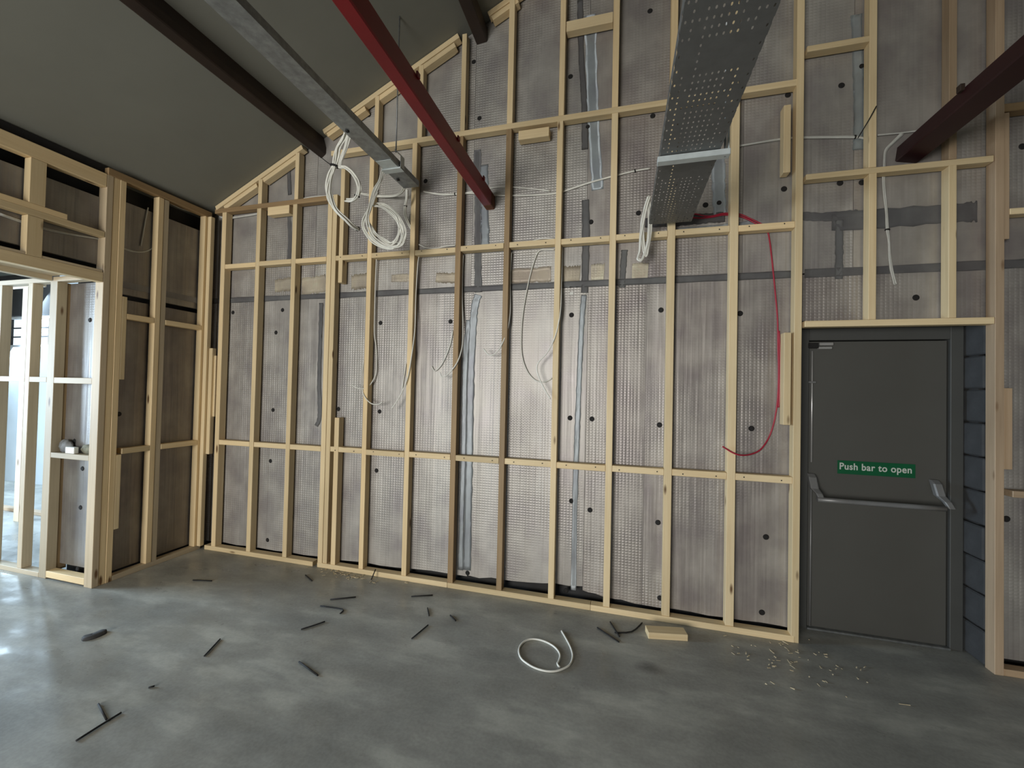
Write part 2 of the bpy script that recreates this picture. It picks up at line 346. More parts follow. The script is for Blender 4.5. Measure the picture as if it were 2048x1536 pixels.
M_CREAM = foil('cream_foil_reflection', (1.0, 0.92, 0.75), metal=0.30, rough=0.5, dots=0.2, crease=0.006)  # cream reflections in the foil, put in as thin coloured patches
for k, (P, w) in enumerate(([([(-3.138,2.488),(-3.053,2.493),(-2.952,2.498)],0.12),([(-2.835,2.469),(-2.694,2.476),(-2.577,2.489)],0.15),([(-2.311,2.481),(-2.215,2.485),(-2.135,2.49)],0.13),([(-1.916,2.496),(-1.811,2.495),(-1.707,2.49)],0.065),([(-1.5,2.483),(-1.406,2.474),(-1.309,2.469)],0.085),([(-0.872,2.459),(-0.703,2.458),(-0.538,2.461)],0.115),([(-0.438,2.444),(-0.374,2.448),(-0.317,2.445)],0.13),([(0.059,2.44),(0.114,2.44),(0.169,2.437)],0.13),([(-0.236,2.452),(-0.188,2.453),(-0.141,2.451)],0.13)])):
    tape('reflection_patch', P, w, M_CREAM, seed=40 + k, rough=.0006, y=3.0766)

# black fixing heads through the foil
bm = bmesh.new()
a0 = [bm.verts.new((math.cos(2*PI*k/12)*.019, 0, math.sin(2*PI*k/12)*.019)) for k in range(12)]
a1 = [bm.verts.new((math.cos(2*PI*k/12)*.014, -.005, math.sin(2*PI*k/12)*.014)) for k in range(12)]
bm.faces.new(a1[::-1])
for k in range(12): bm.faces.new((a0[k], a0[(k+1) % 12], a1[(k+1) % 12], a1[k]))
fix_me = bm_mesh(bm, 'fixing_head'); fix_me.materials.append(M_BLACK)
def fixing(p, parent, rotz=0.0):
    o = bpy.data.objects.new('fixing_head', fix_me); C.objects.link(o); o.parent = parent
    o.location = Vector(p) - Vector(parent['base']); o.rotation_euler = (0, random.uniform(0, 1), rotz)
for p in [(-3.626,3.078,2.254),(-3.044,3.078,2.26),(-3.11,3.078,2.052),(-3.116,3.078,1.333),(-3.126,3.078,0.861),(-3.131,3.078,0.134),(-2.01,3.078,2.117),(-1.996,3.078,1.357),(-2.01,3.078,0.853),(-2.407,3.078,1.365),(-1.361,3.078,2.114),(-1.161,3.078,0.1),(-0.375,3.078,2.141),(-0.371,3.078,1.364),(-0.209,3.078,1.363),(-0.348,3.078,0.745),(-0.211,3.078,0.691),(-0.376,3.078,0.077),(-0.31,3.078,4.344),(-0.418,3.078,3.974),(-0.28,3.078,3.563),(-0.243,3.078,2.837),(0.097,3.078,2.873),(0.185,3.078,3.575),(0.154,3.078,4.356),(-1.212,3.078,4.24),(-1.151,3.078,3.764),(-0.971,3.078,4.588),(-2.18,3.078,3.952),(-1.619,3.078,3.303),(0.545,3.078,2.888),(0.631,3.078,2.894),(1.027,3.078,2.949),(1.044,3.078,3.583),(1.35,3.078,3.594),(1.459,3.078,3.699),(0.262,3.078,2.159),(0.264,3.078,1.339),(0.264,3.078,0.649),(0.285,3.078,0.122),(0.771,3.078,2.12),(0.849,3.078,1.34),(0.943,3.078,0.624),(0.924,3.078,0.124),(1.752,3.078,2.191),(1.346,3.078,2.953),(1.466,3.078,2.943),(2.263,3.078,3.068),(2.191,3.078,0.871)]:
    fixing((p[0], 3.078, p[2]), wall_back)

box('sticker', ((-0.378,2.304)[0] - .012, (-0.378,2.304)[0] + .014, 3.0745, 3.0768, (-0.378,2.304)[1] - .01, (-0.378,2.304)[1] + .009), M_WBLOCK, wall_back, 0, grain=False)

# left wall: foil boards behind its stud frame, a nib that turns the corner and the header zone
XL = -3.83
wall_left = struct('wall_left', [(-4.40, -4.0, 2.33, 3.145, 0, 3.45), (-4.40, -4.05, -4.2, 2.33, 2.44, 3.12)], M_DARK)
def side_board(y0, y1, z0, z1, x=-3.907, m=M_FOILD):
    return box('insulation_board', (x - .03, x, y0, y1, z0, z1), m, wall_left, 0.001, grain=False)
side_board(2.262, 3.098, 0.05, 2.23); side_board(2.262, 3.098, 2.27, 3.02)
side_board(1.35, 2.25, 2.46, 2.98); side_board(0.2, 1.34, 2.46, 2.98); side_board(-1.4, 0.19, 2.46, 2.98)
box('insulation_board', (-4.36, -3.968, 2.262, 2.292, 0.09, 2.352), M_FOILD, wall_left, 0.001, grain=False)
for p in [(-3.907,2.355,1.302),(-3.907,2.556,2.226)]: fixing(p, wall_left, PI/2)
for p in [(-4.116,2.262,2.051),(-4.24,2.262,1.078),(-4.134,2.262,0.865),(-4.139,2.262,0.556),(-4.146,2.262,0.069)]: fixing(p, wall_left)
box('joint_tape', (-3.909, -3.9035, 2.30, 3.09, 2.325, 2.375), M_TAPEG, wall_left, 0, grain=False)

# enclosing walls the light needs: right wall and the wall behind the viewer with its wide loading opening
wall_right = struct('wall_right', [(4.55, 4.75, -4.2, 3.145, 0, 3.6)], M_BLOCK)
wall_front = struct('wall_front', [(-4.4, -3.85, -4.4, -4.2, 0, 5.6), (-1.1, 4.75, -4.4, -4.2, 0, 5.6), (-3.85, -1.1, -4.4, -4.2, 2.75, 5.6)], M_BLOCK)
# side room seen between the open studs
FY = 4.10
wall_far = struct('wall_far', [(-14, -9.75, FY, FY + .2, 0, 3.2), (-8.15, -4.4, FY, FY + .2, 0, 3.2), (-9.75, -8.15, FY, FY + .2, 0, 2.07)], M_PLASTER)
struct('shaded_wall_band', [(-9.75, -8.15, FY, FY + .2, 2.56, 3.2)], M_DARK)  # wall over the window, its shade put into a dark colour
wall_side = struct('wall_side', [(-14, -13.8, -4.4, FY, 0, 3.2), (-14, -4.4, -4.4, -4.2, 0, 3.2)], M_PLASTER)
struct('gap_shade_strip', [(-3.90, -3.868, -1.4, 2.20, 3.152, 3.222)], M_BLACK)  # darkness of the gap under the roof lining, put in as a black strip
c2 = struct('ceiling', [(-14, -4.41, -4.4, FY + .2, 3.2, 3.3)], M_CEIL)
win = thing('window_1', (-8.95, FY + .1, 2.31), kind='structure')
for b in ((-9.75, -8.15, FY + .06, FY + .12, 2.07, 2.11), (-9.75, -8.15, FY + .06, FY + .12, 2.52, 2.56), (-9.75, -9.71, FY + .06, FY + .12, 2.11, 2.52), (-8.19, -8.15, FY + .06, FY + .12, 2.11, 2.52)):
    box('window_frame', b, M_FRAMEW, win, 0.004, grain=False)
for x in (-9.4, -9.1, -8.79, -8.50, -8.345): box('glazing_bar', (x - .011, x + .011, FY + .075, FY + .105, 2.11, 2.52), M_DARK, win, 0.002, grain=False)
for z in (2.24, 2.38): box('glazing_bar', (-9.71, -8.19, FY + .076, FY + .104, z - .009, z + .009), M_DARK, win, 0.002, grain=False)
box('pane', (-9.71, -8.19, FY + .088, FY + .092, 2.11, 2.52), M_GLASS, win, 0, grain=False)

# ------------------------------------------------------------------ gable stud frame
YF, YB = 3.0, 3.063
frame = thing('stud_frame', (-1.2, 3.03, 0), 'pale softwood stud frame in front of the foil-faced gable wall, framing the grey door', 'stud frame')
def fp(name, x0, x1, z0, z1, m=M_WOOD, y0=YF, y1=YB): return box(name, (x0, x1, y0, y1, z0, z1), m, frame)
jit = lambda: random.uniform(-.0025, .0025)
HI0, HI1 = 3.588, 3.630     # long high rail
MID = (3.196, 3.240)
UP = (2.658, 2.700); LO = (0.998, 1.042)
studs = [  # front face x0, x1
    (-3.7,-3.651), (-3.291,-3.245), (-2.887,-2.842), (-2.515,-2.468), (-2.465,-2.422),
    (-2.107,-2.065), (-1.705,-1.662), (-1.3,-1.255), (-0.898,-0.855), (-0.498,-0.455),
    (-0.102,-0.057), (0.292,0.342), (0.686,0.737), (1.067,1.109)]
for i, (a, b_) in enumerate(studs):
    c = (a + b_) / 2; b_ = a + 0.040 if b_ - a < 0.040 else b_
    m = M_WOODB if i in (7, 8) else M_WOOD
    y = jit()
    if i in (0,): fp('stud', a, b_, 0.04, MID[0], m, YF + y)
    elif i in (3, 4): fp('stud', a, b_, 0.04 if i == 4 else 0.0, MID[0] + (0 if i == 3 else 0.045), m, YF + y)
    elif i in (1, 2): fp('stud', a, b_, 0.04, MID[0], m, YF + y)
    elif i == 13: fp('stud', a, b_, 0.0, roof_z(c) - .06, m, YF - 0.002)
    else: fp('stud', a, b_, 0.04, HI0, m, YF + y)
# upper studs standing on the rails up to the sloping plate
for (a, b_), z in (((-3.285,-3.242), MID[1]), ((-2.877,-2.836), MID[1]), ((-2.07,-2.031), HI1), ((-1.665,-1.622), HI1), ((-1.284,-1.245), HI1),
                   ((-0.895,-0.85), HI1), ((-0.492,-0.451), HI1), ((-0.103,-0.059), HI1), ((0.293,0.339), HI1), ((0.676,0.725), HI1)):
    b_ = max(b_, a + 0.038); fp('stud', a, b_, z, roof_z((a + b_) / 2) - 0.055, M_WOOD, YF + jit())
# continuous rails and plates
fp('rail', -2.50, 1.083, HI0, HI1, M_WOOD)
fp('rail', -3.80, -2.53, MID[0], MID[1], M_WOODB, YF + .002)  # shade below the roof put into this rail by the darker timber colour
fp('sole_plate', -3.78, -2.56, 0, 0.040, M_WOOD, YF - .004); fp('sole_plate', -2.515, -1.30, 0, 0.040, M_WOOD, YF - .003)
fp('sole_plate', -1.298, -0.19, 0, 0.040, M_WOOD, YF - .003); fp('sole_plate', -0.188, 1.083, 0, 0.040, M_WOOD, YF - .004)
# noggings between the studs
S_ = studs
pairs = [(0, 1), (1, 2), (2, 3), (4, 5), (5, 6), (6, 7), (7, 8), (8, 9), (9, 10), (10, 11), (11, 12), (12, 13)]
for n_, (i, j) in enumerate(pairs):
    a = max(S_[i][1], S_[i][0] + 0.040) + .001; b_ = S_[j][0] - .001
    for (z0, z1) in (LO, UP):
        dz = random.uniform(-.004, .004)
        fp('nogging', a, b_, z0 + dz, z1 + dz, M_WOOD, YF + random.uniform(-.002, .004))
fp('nogging', (-0.446,-0.102)[0], (-0.446,-0.106)[1], (-0.271,4.282)[1] - .02, (-0.272,4.327)[1] + .012)
# short packing blocks nailed to the studs and rails
fp('block', *(-2.382,-2.337), 0.04, (-2.389,1.295)[1], M_WOOD)
fp('block', *(-2.39,-2.35), (-2.368,2.463)[1], (-2.383,3.478)[1], M_WOOD)
fp('block', *(-0.799,-0.561), (-0.677,3.487)[1], (-0.678,3.557)[1], M_WOOD, YF - .004)
fp('block', *(-3.17,-2.929), (-3.057,3.124)[1] - .003, MID[0], M_WOOD)
fp('block', *(0.995,1.036), (1.017,3.02)[1], (1.013,3.466)[1], M_WOOD, YF - .003)
fp('block', *(1.01,1.051), (1.032,1.377)[1], (1.026,1.974)[1], M_WOOD, YF - .003)
fp('block', *(-3.778,-3.72), (-3.738,1.253)[1], (-3.758,1.832)[1], M_WOOD)
# door side: studs over the door head, header, post and the bay beyond
xr1 = (1.467,1.507); xr2 = (1.866,1.904); xp = (2.083,2.119)
XE = 4.5
fp('stud', xr1[0], xr1[1], 2.048, 2.960, M_WOOD); fp('stud', xr1[0] - .003, xr1[1] - .003, 2.998, roof_z(xr1[0]) - .06, M_WOOD)
fp('stud', xr2[0], xr2[1], 2.048, 2.960, M_WOOD); fp('stud', xr2[0], xr2[1], 2.998, roof_z(xr2[0]) - .06, M_WOODR)
fp('rail', 1.1255, 2.077, 2.960, 2.996, M_WOOD); fp('door_header', 1.1255, 2.08, 2.008, 2.047, M_WOOD, YF - .002)
fp('rail', 1.1255, xr1[0] - .002, 3.797, 3.835, M_WOOD)
fp('post', 2.082, 2.124, 0.0, roof_z(2.1) - .06, M_WOODR, YF - .003)
fp('post', 2.124, 2.150, 2.50, 3.24, M_WOODR, YF + .002)
fp('sole_plate', 2.126, XE, 0.0, 0.038, M_WOODR)
fp('rail', 2.126, XE, 3.245, 3.292, M_WOODB); fp('nogging', 2.151, 2.70, 2.641, 2.676, M_WOOD); fp('nogging', 2.165, 2.70, 1.013, 1.050, M_WOODR)
fp('block', 2.125, 2.163, 1.17, 1.636, M_WOODR)
for x in (2.70, 3.10, 3.50, 3.90, 4.30): fp('stud', x, x + .04, 0.038, 3.245, M_WOOD)
# sloping plate under the roof lining with packing pieces beneath
nrm = Vector((-SL, 0, 1)).normalized(); tdir = Vector((1, 0, SL)).normalized()
def rake(name, xa, xb, off, m=M_WOOD, h=0.042, y=YF):
    pa = Vector((xa, y + .0315, roof_z(xa))) - nrm * (off + h / 2); pb = Vector((xb, y + .0315, roof_z(xb))) - nrm * (off + h / 2)
    return stick(name, pa, pb, h, 0.063, m, frame)
rake('rake_plate', -3.80, -2.82, 0.004); rake('rake_plate', -2.60, -1.33, 0.004); rake('rake_plate', -1.08, 0.36, 0.004)
for xa, xb in ((-3.72, -3.34), (-3.27, -2.90), (-2.58, -2.20), (-2.10, -1.76), (-1.68, -1.38), (-1.07, -0.86)):
    rake('packing_piece', xa, xb, 0.052, h=0.040, y=YF + .004)
# nail heads on the noggings: far too small to pick apart
bm = bmesh.new()
for (i, j) in pairs[3:]:
    for z in (1.02, 2.68):
        for x in (S_[i][1] + .06, S_[j][0] - .06):
            bmesh.ops.create_circle(bm, cap_ends=True, segments=6, radius=.0045, matrix=Matrix.Translation((x + 1.2 + jit() * 6, YF - .0035 - 3.03, z + jit() * 2)) @ Matrix.Rotation(PI / 2, 4, 'X'))
nh = link('nail_heads', bm_mesh(bm, 'nail_heads'), M_BLACK, frame, (-1.2, 3.03, 0)); nh['kind'] = 'stuff'

# ------------------------------------------------------------------ left wall stud frame
lf = thing('stud_frame', (XL, 2.6, 0), 'softwood stud frame of the side wall with triple post beside the opening', 'stud frame')
def lp(name, y0, y1, z0, z1, m=M_WOOD, x1=XL, d=0.063): return box(name, (x1 - d, x1, y0, y1, z0, z1), m, lf)
for i in range(3): lp('stud', 2.176 + i * .0425, 2.176 + i * .0425 + .041, 0.0, 3.15, M_WOODP if i < 1 else M_WOOD, XL - .002 * (i % 2), 0.085)
lp('stud', 2.537, 2.578, 0.04, 3.145); lp('stud', 2.580, 2.621, 0.04, 3.145, M_WOODP, XL - .002)
lp('stud', 2.937, 2.975, 0.04, 3.15, M_WOOD); lp('stud', 2.958, 2.996, 0.04, 3.15, M_WOOD, XL + .045, .04); 
lp('sole_plate', 2.305, 2.998, 0.0, 0.04, M_WOODP)
lp('top_plate', 2.18, 2.998, 3.15, 3.205, M_WOODB, XL + .004)
for z in ((0.988, 1.032), (2.066, 2.108)):
    lp('nogging', 2.338, 2.535, *z); lp('nogging', 2.623, 2.935, *z)
lp('block', 2.303, 2.336, 1.58, 2.24); lp('block', 2.303, 2.336, 0.40, 0.985)
lp('block', 2.978, 3.016, 0.9, 1.9, M_WOOD, XL + .09, .04)
# header over the wide opening
lp('header', -1.4, 2.174, 2.318, 2.392); lp('top_plate', -1.4, 2.174, 3.050, 3.150, M_WOOD)
for y in (1.755, 1.25, 0.70, 0.15, -0.5):
    lp('cripple_stud', y, y + .078, 2.394, 2.66, M_WOOD); lp('cripple_stud', y + .004, y + .084, 2.745, 3.048, M_WOOD)
lp('rail', -1.4, 2.174, 2.662, 2.705, M_WOOD); lp('rail', -1.4, 1.955, 2.706, 2.744, M_WOOD)
# soffit board and the matching header on the far face of the opening
box('soffit_board', (-4.40, XL - .002, -1.4, 2.17, 2.393, 2.41), M_WOODP, lf, .001)
box('header', (-4.46, -4.40, -1.4, 2.17, 2.355, 2.425), M_WOODP, lf)

# jamb frame of the opening, running away to the side
jf = thing('stud_frame', (-4.4, 2.21, 0), 'pale stud frame lining the side opening, daylight showing between its studs', 'stud frame')
YJ = 2.178
def jp(name, x0, x1, z0, z1, m=M_WOODP, y0=YJ, d=0.063): return box(name, (x0, x1, y0, y0 + d, z0, z1), m, jf)
jp('stud', -4.435, -4.352, 0.0, 2.352, M_WOODP); jp('stud', -4.428, -4.356, 0.04, 2.352, M_WOODB, YJ + .065, 0.06)
jp('stud', -4.702, -4.648, 0.04, 2.352, M_WOODP); jp('stud', -5.10, -5.039, 0.04, 2.352, M_WOODP)
for x in (-5.45, -5.85, -6.25): jp('stud', x, x + .05, 0.04, 2.352, M_WOODP)
jp('sole_plate', -6.3, -4.437, 0.0, 0.038, M_WOODP); jp('sole_plate', -4.35, -3.918, 0.012, 0.062, M_WOOD)
jp('top_plate', -6.3, -3.918, 2.352, 2.390, M_WOODP)
jp('nogging', -4.35, -3.918, 1.540, 1.586); jp('nogging', -4.35, -3.918, 0.952, 0.992, M_WOODP, YJ, .063)
jp('nogging', -4.646, -4.437, 1.545, 1.588); jp('nogging', -5.037, -4.704, 1.545, 1.588); jp('nogging', -5.40, -5.102, 1.545, 1.588)
# another open frame farther into the side room
bf = thing('stud_frame', (-6.6, 2.98, 0), 'sunlit open stud frame standing deeper in the side room', 'stud frame')
for x, w in ((-6.463, .092), (-7.15, .05), (-7.75, .05)):
    box('stud', (x, x + w, 2.95, 3.013, 0.0, 2.6), M_WOODP, bf)
box('top_plate', (-7.9, -6.2, 2.95, 3.013, 2.6, 2.645), M_WOODP, bf)
box('sole_plate', (-8.2, -4.45, 3.16, 3.22, 0.0, 0.038), M_WOODR, bf)
# offcuts left on the nogging
o = box('white_block', (-4.20, -4.10, 2.186, 2.216, 0.993, 1.043), M_WBLOCK, None, .003, grain=False)
tag(o, 'small white block lying on the lower nogging of the side opening frame', 'block')
def lump(name, c, r, m, label, cat, seed):
    rnd = random.Random(seed); bm = bmesh.new(); bmesh.ops.create_icosphere(bm, subdivisions=3, radius=1.0)
    for v in bm.verts:
        k = 1 + rnd.uniform(-.12, .12); v.co = Vector((v.co.x * r[0] * k, v.co.y * r[1] * k, max(v.co.z, -.75) * r[2] * k))
    for f in bm.faces: f.smooth = True
    return tag(link(name, bm_mesh(bm, name), m, None, c), label, cat)
lump('insulation_scrap', (-4.28, 2.232, 1.036), (.065, .028, .055), M_WOOLG, 'grey tuft of mineral wool on the lower nogging beside the double stud', 'insulation', 1)
lump('insulation_scrap', (-4.01, 2.232, 1.025), (.085, .022, .042), M_WOOL, 'greenish scrap of mineral wool on the nogging behind the white block', 'insulation', 2)

# ------------------------------------------------------------------ purlins
def beam(poly, y0, y1, m, label, endm=None, endlen=0.0, bev=0.006):
    t = thing('steel_beam', (poly[0][0], y1, poly[0][1]), label, 'beam')
    prism('beam_section', poly, y0, y1 - endlen, m, t, bev)
    if endm: prism('bare_end', poly, y1 - endlen + .0005, y1, endm, t, bev)
    return t
t = beam([(-1.075, 3.003), (-1.004, 3.005), (-1.004, 3.115), (-1.075, 3.113)], -4.15, 3.099, M_RED, 'bright red painted steel beam, the one whose end meets the gable between two brown studs', M_RUST, 0.10)
for y, nm in ((1.78, 'bolt'), (2.30, 'bolt'), (2.78, 'bolt')):
    box('bolt', (-1.004, -.994, y, y + .03, 3.098, 3.124), M_RED, t, .002, grain=False)
t = beam([(1.640, 3.055), (1.755, 3.030), (1.765, 3.125), (1.652, 3.150)], -4.15, 3.099, simple('dark_red_painted_steel', (0.022, 0.0015, 0.003), 0.5, 0, 0.15, 4), 'dark maroon steel beam running to the gable above the door')
box('bolt', (1.632, 1.652, 2.55, 2.58, 3.13, 3.165), M_BROWN, t, .002, grain=False)
beam([(-2.667, 3.627), (-2.617, 3.662), (-2.617, 3.722), (-2.650, 3.83), (-2.72, 3.88), (-2.80, 3.84), (-2.72, 3.70)], -4.15, 3.099, M_BROWN, 'dark brown steel beam tight under the low side of the roof')
beam([(-1.190, 4.375), (-1.098, 4.383), (-1.100, 4.50), (-1.19, 4.50)], -4.15, 3.099, M_BROWN, 'dark brown steel beam high up near the top of the picture')

# ------------------------------------------------------------------ grey cable trunking with its hanger
t = thing('cable_trunking', (-1.65, 2.9, 3.17), 'solid galvanised steel cable trunking hung beside the dark brown beam', 'cable trunking')
bm = bmesh.new(); x0, x1, z0 = -1.714, -1.582, 3.163
bm_box(bm, x0, x1, -4.15, 2.9, z0, z0 + .0025)
link('tray_base', bm_mesh(bm, 'tray_base'), M_GALV, t, (0, 0, 0))
for xa, xb in ((x0, x0 + .0025), (x1 - .0025, x1)): box('tray_flange', (xa, xb, -4.15, 2.9, z0 + .0025, z0 + .045), M_GALV, t, 0, grain=False)
box('hanger_strap', (x0 - .012, x1 + .012, 2.60, 2.655, z0 - .012, z0 - .001), M_GALVL, t, .001, grain=False)
box('hanger_plate', (x0 + .006, x1 - .006, 2.50, 2.597, z0 - .004, z0 - .001), M_GALVL, t, .001, grain=False)
stick('hanger_side', (x1 + .010, 2.628, z0 - .01), (x1 + .010, 2.628, z0 + .085), .004, .055, M_GALVL, t)
stick('hanger_side', (x1 + .010, 2.628, z0 + .085), (x1 - .045, 2.628, z0 + .135), .004, .055, M_GALVL, t)
tube('hanger_rod', [(x1 - .045, 2.628, z0 + .125), (x1 - .045, 2.628, roof_z(x1) - .002)], .005, M_GALV, t, 8)
for y in (2.15, 2.75): box('bolt', (x0 + .02, x0 + .04, y, y + .02, z0 - .010, z0), M_BLACK, t, .002, grain=False)

# ------------------------------------------------------------------ perforated cable tray
t = thing('perforated_cable_tray', (0.30, 2.95, 2.73), 'wide perforated galvanised cable tray running overhead towards the gable', 'cable tray')
TX0, TX1, TY0, TY1, TZ = 0.163, 0.432, -0.9, 2.93, 2.722
cw = (TX1 - TX0) / 13; cl = 0.034; ny = int((TY1 - TY0) / cl); V = []; Fc = []
def cell(ix, iy):
    x = TX0 + ix * cw; y = TY1 - (iy + 1) * cl; xc, yc = x + cw / 2, y + cl / 2
    solid = (iy % 22) in (18, 19, 20, 21) and ix not in (3,) or (ix in (2, 9, 11) and (iy + ix) % 3)
    if ix in (0, 12): solid = (iy % 2 == 1)
    b0 = len(V)
    V.extend([(x, y, TZ), (x + cw, y, TZ), (x + cw, y + cl, TZ), (x, y + cl, TZ)])
    if solid: Fc.append((b0, b0 + 1, b0 + 2, b0 + 3)); return
    hw, hl = cw * .15, cl * .20
    c = [(-hw, -hl), (hw, -hl), (hw, hl), (-hw, hl)]
    k = .45
    oct_ = [(-hw, -hl * k), (-hw * k, -hl), (hw * k, -hl), (hw, -hl * k), (hw, hl * k), (hw * k, hl), (-hw * k, hl), (-hw, hl * k)]
    V.extend([(xc + px, yc + py, TZ) for px, py in oct_]); h = b0 + 4
    Fc.extend([(b0, b0 + 1, h + 2, h + 1), (b0 + 1, h + 3, h + 2), (b0 + 1, b0 + 2, h + 4, h + 3), (b0 + 2, h + 5, h + 4),
               (b0 + 2, b0 + 3, h + 6, h + 5), (b0 + 3, h + 7, h + 6), (b0 + 3, b0, h + 0, h + 7), (b0, h + 1, h + 0)])
for ix in range(13):
    for iy in range(ny): cell(ix, iy)
me = bpy.data.meshes.new('tray_base'); me.from_pydata(V, [], Fc)
bm = bmesh.new(); bm.from_mesh(me); bmesh.ops.remove_doubles(bm, verts=list(bm.verts), dist=1e-5); bm.to_mesh(me); bm.free()
o = link('tray_base', me, M_TRAY, t, (0, 0, 0)); sd = o.modifiers.new('thickness', 'SOLIDIFY'); sd.thickness = .0015; sd.offset = 1
for xa, xb in ((TX0 - .0015, TX0), (TX1, TX1 + .0015)):
    bm = bmesh.new(); y = TY0
    bm_box(bm, xa, xb, TY0, TY1, TZ + .022, TZ + .05)
    while y < TY1 - .05:
        bm_box(bm, xa, xb, y, y + .045, TZ, TZ + .022); y += .068
    bm_box(bm, xa, xb, TY1 - .045, TY1, TZ, TZ + .022)
    link('tray_flange', bm_mesh(bm, 'tray_flange'), M_TRAY, t, (0, 0, 0))
box('support_strut', (TX0 - .012, 0.475, 2.085, 2.128, TZ - .030, TZ - .002), M_GALVL, t, .002, grain=False)
stick('strut_bracket', (0.468, 2.107, TZ - .002), (0.468, 2.107, TZ + .10), .006, .040, M_GALVL, t)
tube('hanger_rod', [(0.455, 2.107, TZ - .03), (0.455, 2.107, roof_z(.455) - .002)], .005, M_GALV, t, 8)

# ------------------------------------------------------------------ fire door
door = thing('door_1', (1.60, 3.22, 0), kind='structure')
box('door_leaf', (1.236, 1.998, 3.222, 3.266, 0.012, 1.940), M_DOOR, door, .003, grain=False)
box('door_frame', (1.142, 1.231, 3.205, 3.30, 0, 2.028), M_DOORF, door, .003, grain=False)
box('door_frame', (2.006, 2.073, 3.205, 3.30, 0, 2.028), M_DOORF, door, .003, grain=False)
box('door_frame', (1.231, 2.006, 3.205, 3.30, 1.946, 2.028), M_DOORF, door, .003, grain=False)
box('threshold', (1.231, 2.006, 3.195, 3.30, 0, 0.012), M_GALV, door, .002, grain=False)
for k in range(10):     # rough block courses of the reveal
    z = k * .204; d = random.uniform(-.010, .008)
    box('reveal_block', (2.086 + d, 2.130, 3.070, 3.34, z + .004, z + .198), M_BLOCK, wall_back, .008, grain=False)
pb = thing('panic_bar', (1.60, 3.2, 1.0), 'grey push bar with end housings and vertical rods across the fire door', 'push bar')
tube('push_bar', [(1.242,3.1,0.894),(1.584,3.1,0.895),(1.917,3.1,0.897)], .0155, M_BAR, pb, 12, 2)
def arm(xa, top, low_, nm='bar_arm'):
    # housing on the leaf curving out to the bar
    P = [(xa, 3.212, top), (xa, 3.19, top - .02), (xa + .004, 3.165, top - .09), (xa + .014, 3.125, low_ + .035), (xa + .022, 3.10, low_)]
    bm = bmesh.new(); rows = []
    for i, p in enumerate(P):
        w = [.022, .024, .024, .019, .017][i]; dp = [.02, .036, .036, .028, .02][i]
        rows.append([bm.verts.new((p[0] + sx * w, p[1] + sy * dp / 2, p[2])) for sx, sy in ((-1, -.6), (-.7, -1), (.7, -1), (1, -.6), (1, 1), (-1, 1))])
    for a, b in zip(rows, rows[1:]):
        for k in range(6): bm.faces.new((a[k], a[(k + 1) % 6], b[(k + 1) % 6], b[k]))
    bm.faces.new(rows[0][::-1]); bm.faces.new(rows[-1])
    base = (0, 0, 0); return link(nm, bm_mesh(bm, nm, 0.0), M_BAR, pb, base)
hl_ = [(1.232,3.15,1.052),(1.262,3.15,0.883),(1.912,3.15,1.056),(1.948,3.15,0.886)]
arm([(1.248,3.19,1.036)][0][0], [(1.248,3.19,1.043)][0][2], [(1.242,3.1,0.894)][0][2])
arm([(1.926,3.19,1.055)][0][0], [(1.926,3.19,1.052)][0][2], [(1.917,3.1,0.9)][0][2])
xr = [(1.25,3.205,1.541)][0][0]
tube('vertical_rod', [(xr, 3.208, [(1.247,3.205,1.874)][0][2]), (xr, 3.208, 1.12)], .0055, M_CHROME, pb, 8)
tube('vertical_rod', [(xr, 3.208, 0.02), (xr, 3.208, 1.00)], .0055, M_BAR, pb, 8)
box('rod_guide', (xr - .022, xr + .022, 3.200, 3.221, 1.655, 1.668), M_BAR, pb, .002, grain=False)
zt = [(1.247,3.205,1.915)][0][2]
box('top_latch', (xr + .038, xr + .118, 3.192, 3.221, zt - .004, zt + .015), M_CHROME, pb, .003, grain=False)
box('top_latch', (xr + .034, xr + .112, 3.196, 3.221, zt - .028, zt - .013), M_CHROME, pb, .003, grain=False)
box('latch_body', (xr - .026, xr + .034, 3.198, 3.221, zt - .022, zt + .014), M_BLACK, pb, .003, grain=False)
# safety sign
sg = [(1.406,3.219,1.139),(1.834,3.219,1.144),(1.834,3.219,1.053),(1.407,3.219,1.052)]
sx0, sx1 = sg[0][0], sg[1][0]; sz1 = (sg[0][2] + sg[1][2]) / 2; sz0 = (sg[2][2] + sg[3][2]) / 2
sign = thing('door_sign', ((sx0 + sx1) / 2, 3.219, (sz0 + sz1) / 2), 'green sign reading Push bar to open on the grey fire door', 'sign')
box('sign_panel', (sx0, sx1, 3.2185, 3.2210, sz0, sz1), M_GREEN, sign, .0005, grain=False)
cu = bpy.data.curves.new('sign_text', 'FONT'); cu.body = 'Push bar to open'; cu.size = 0.062; cu.align_x = 'CENTER'; cu.align_y = 'CENTER'; cu.extrude = .0006; cu.offset = .0012; cu.space_character = 1.08
to = bpy.data.objects.new('tmp_text', cu); C.objects.link(to); bpy.context.view_layer.update()
tm = bpy.data.meshes.new_from_object(to.evaluated_get(bpy.context.evaluated_depsgraph_get())); bpy.data.objects.remove(to)
xsv = [v.co.x for v in tm.vertices]; ysv = [v.co.y for v in tm.vertices]; wtx = max(xsv) - min(xsv); ofx = (max(xsv) + min(xsv)) / 2; ofy = (max(ysv) + min(ysv)) / 2
kx = (sx1 - sx0) * .925 / wtx
for v in tm.vertices: v.co = ((v.co.x - ofx) * kx, v.co.y - ofy, v.co.z)
bm = bmesh.new(); bm.from_mesh(tm); bpy.data.meshes.remove(tm)
todo = set(bm.verts); lc = ((sx0 + sx1) / 2 - .004, 3.2180, (sz0 + sz1) / 2)
bm.verts.ensure_lookup_table()
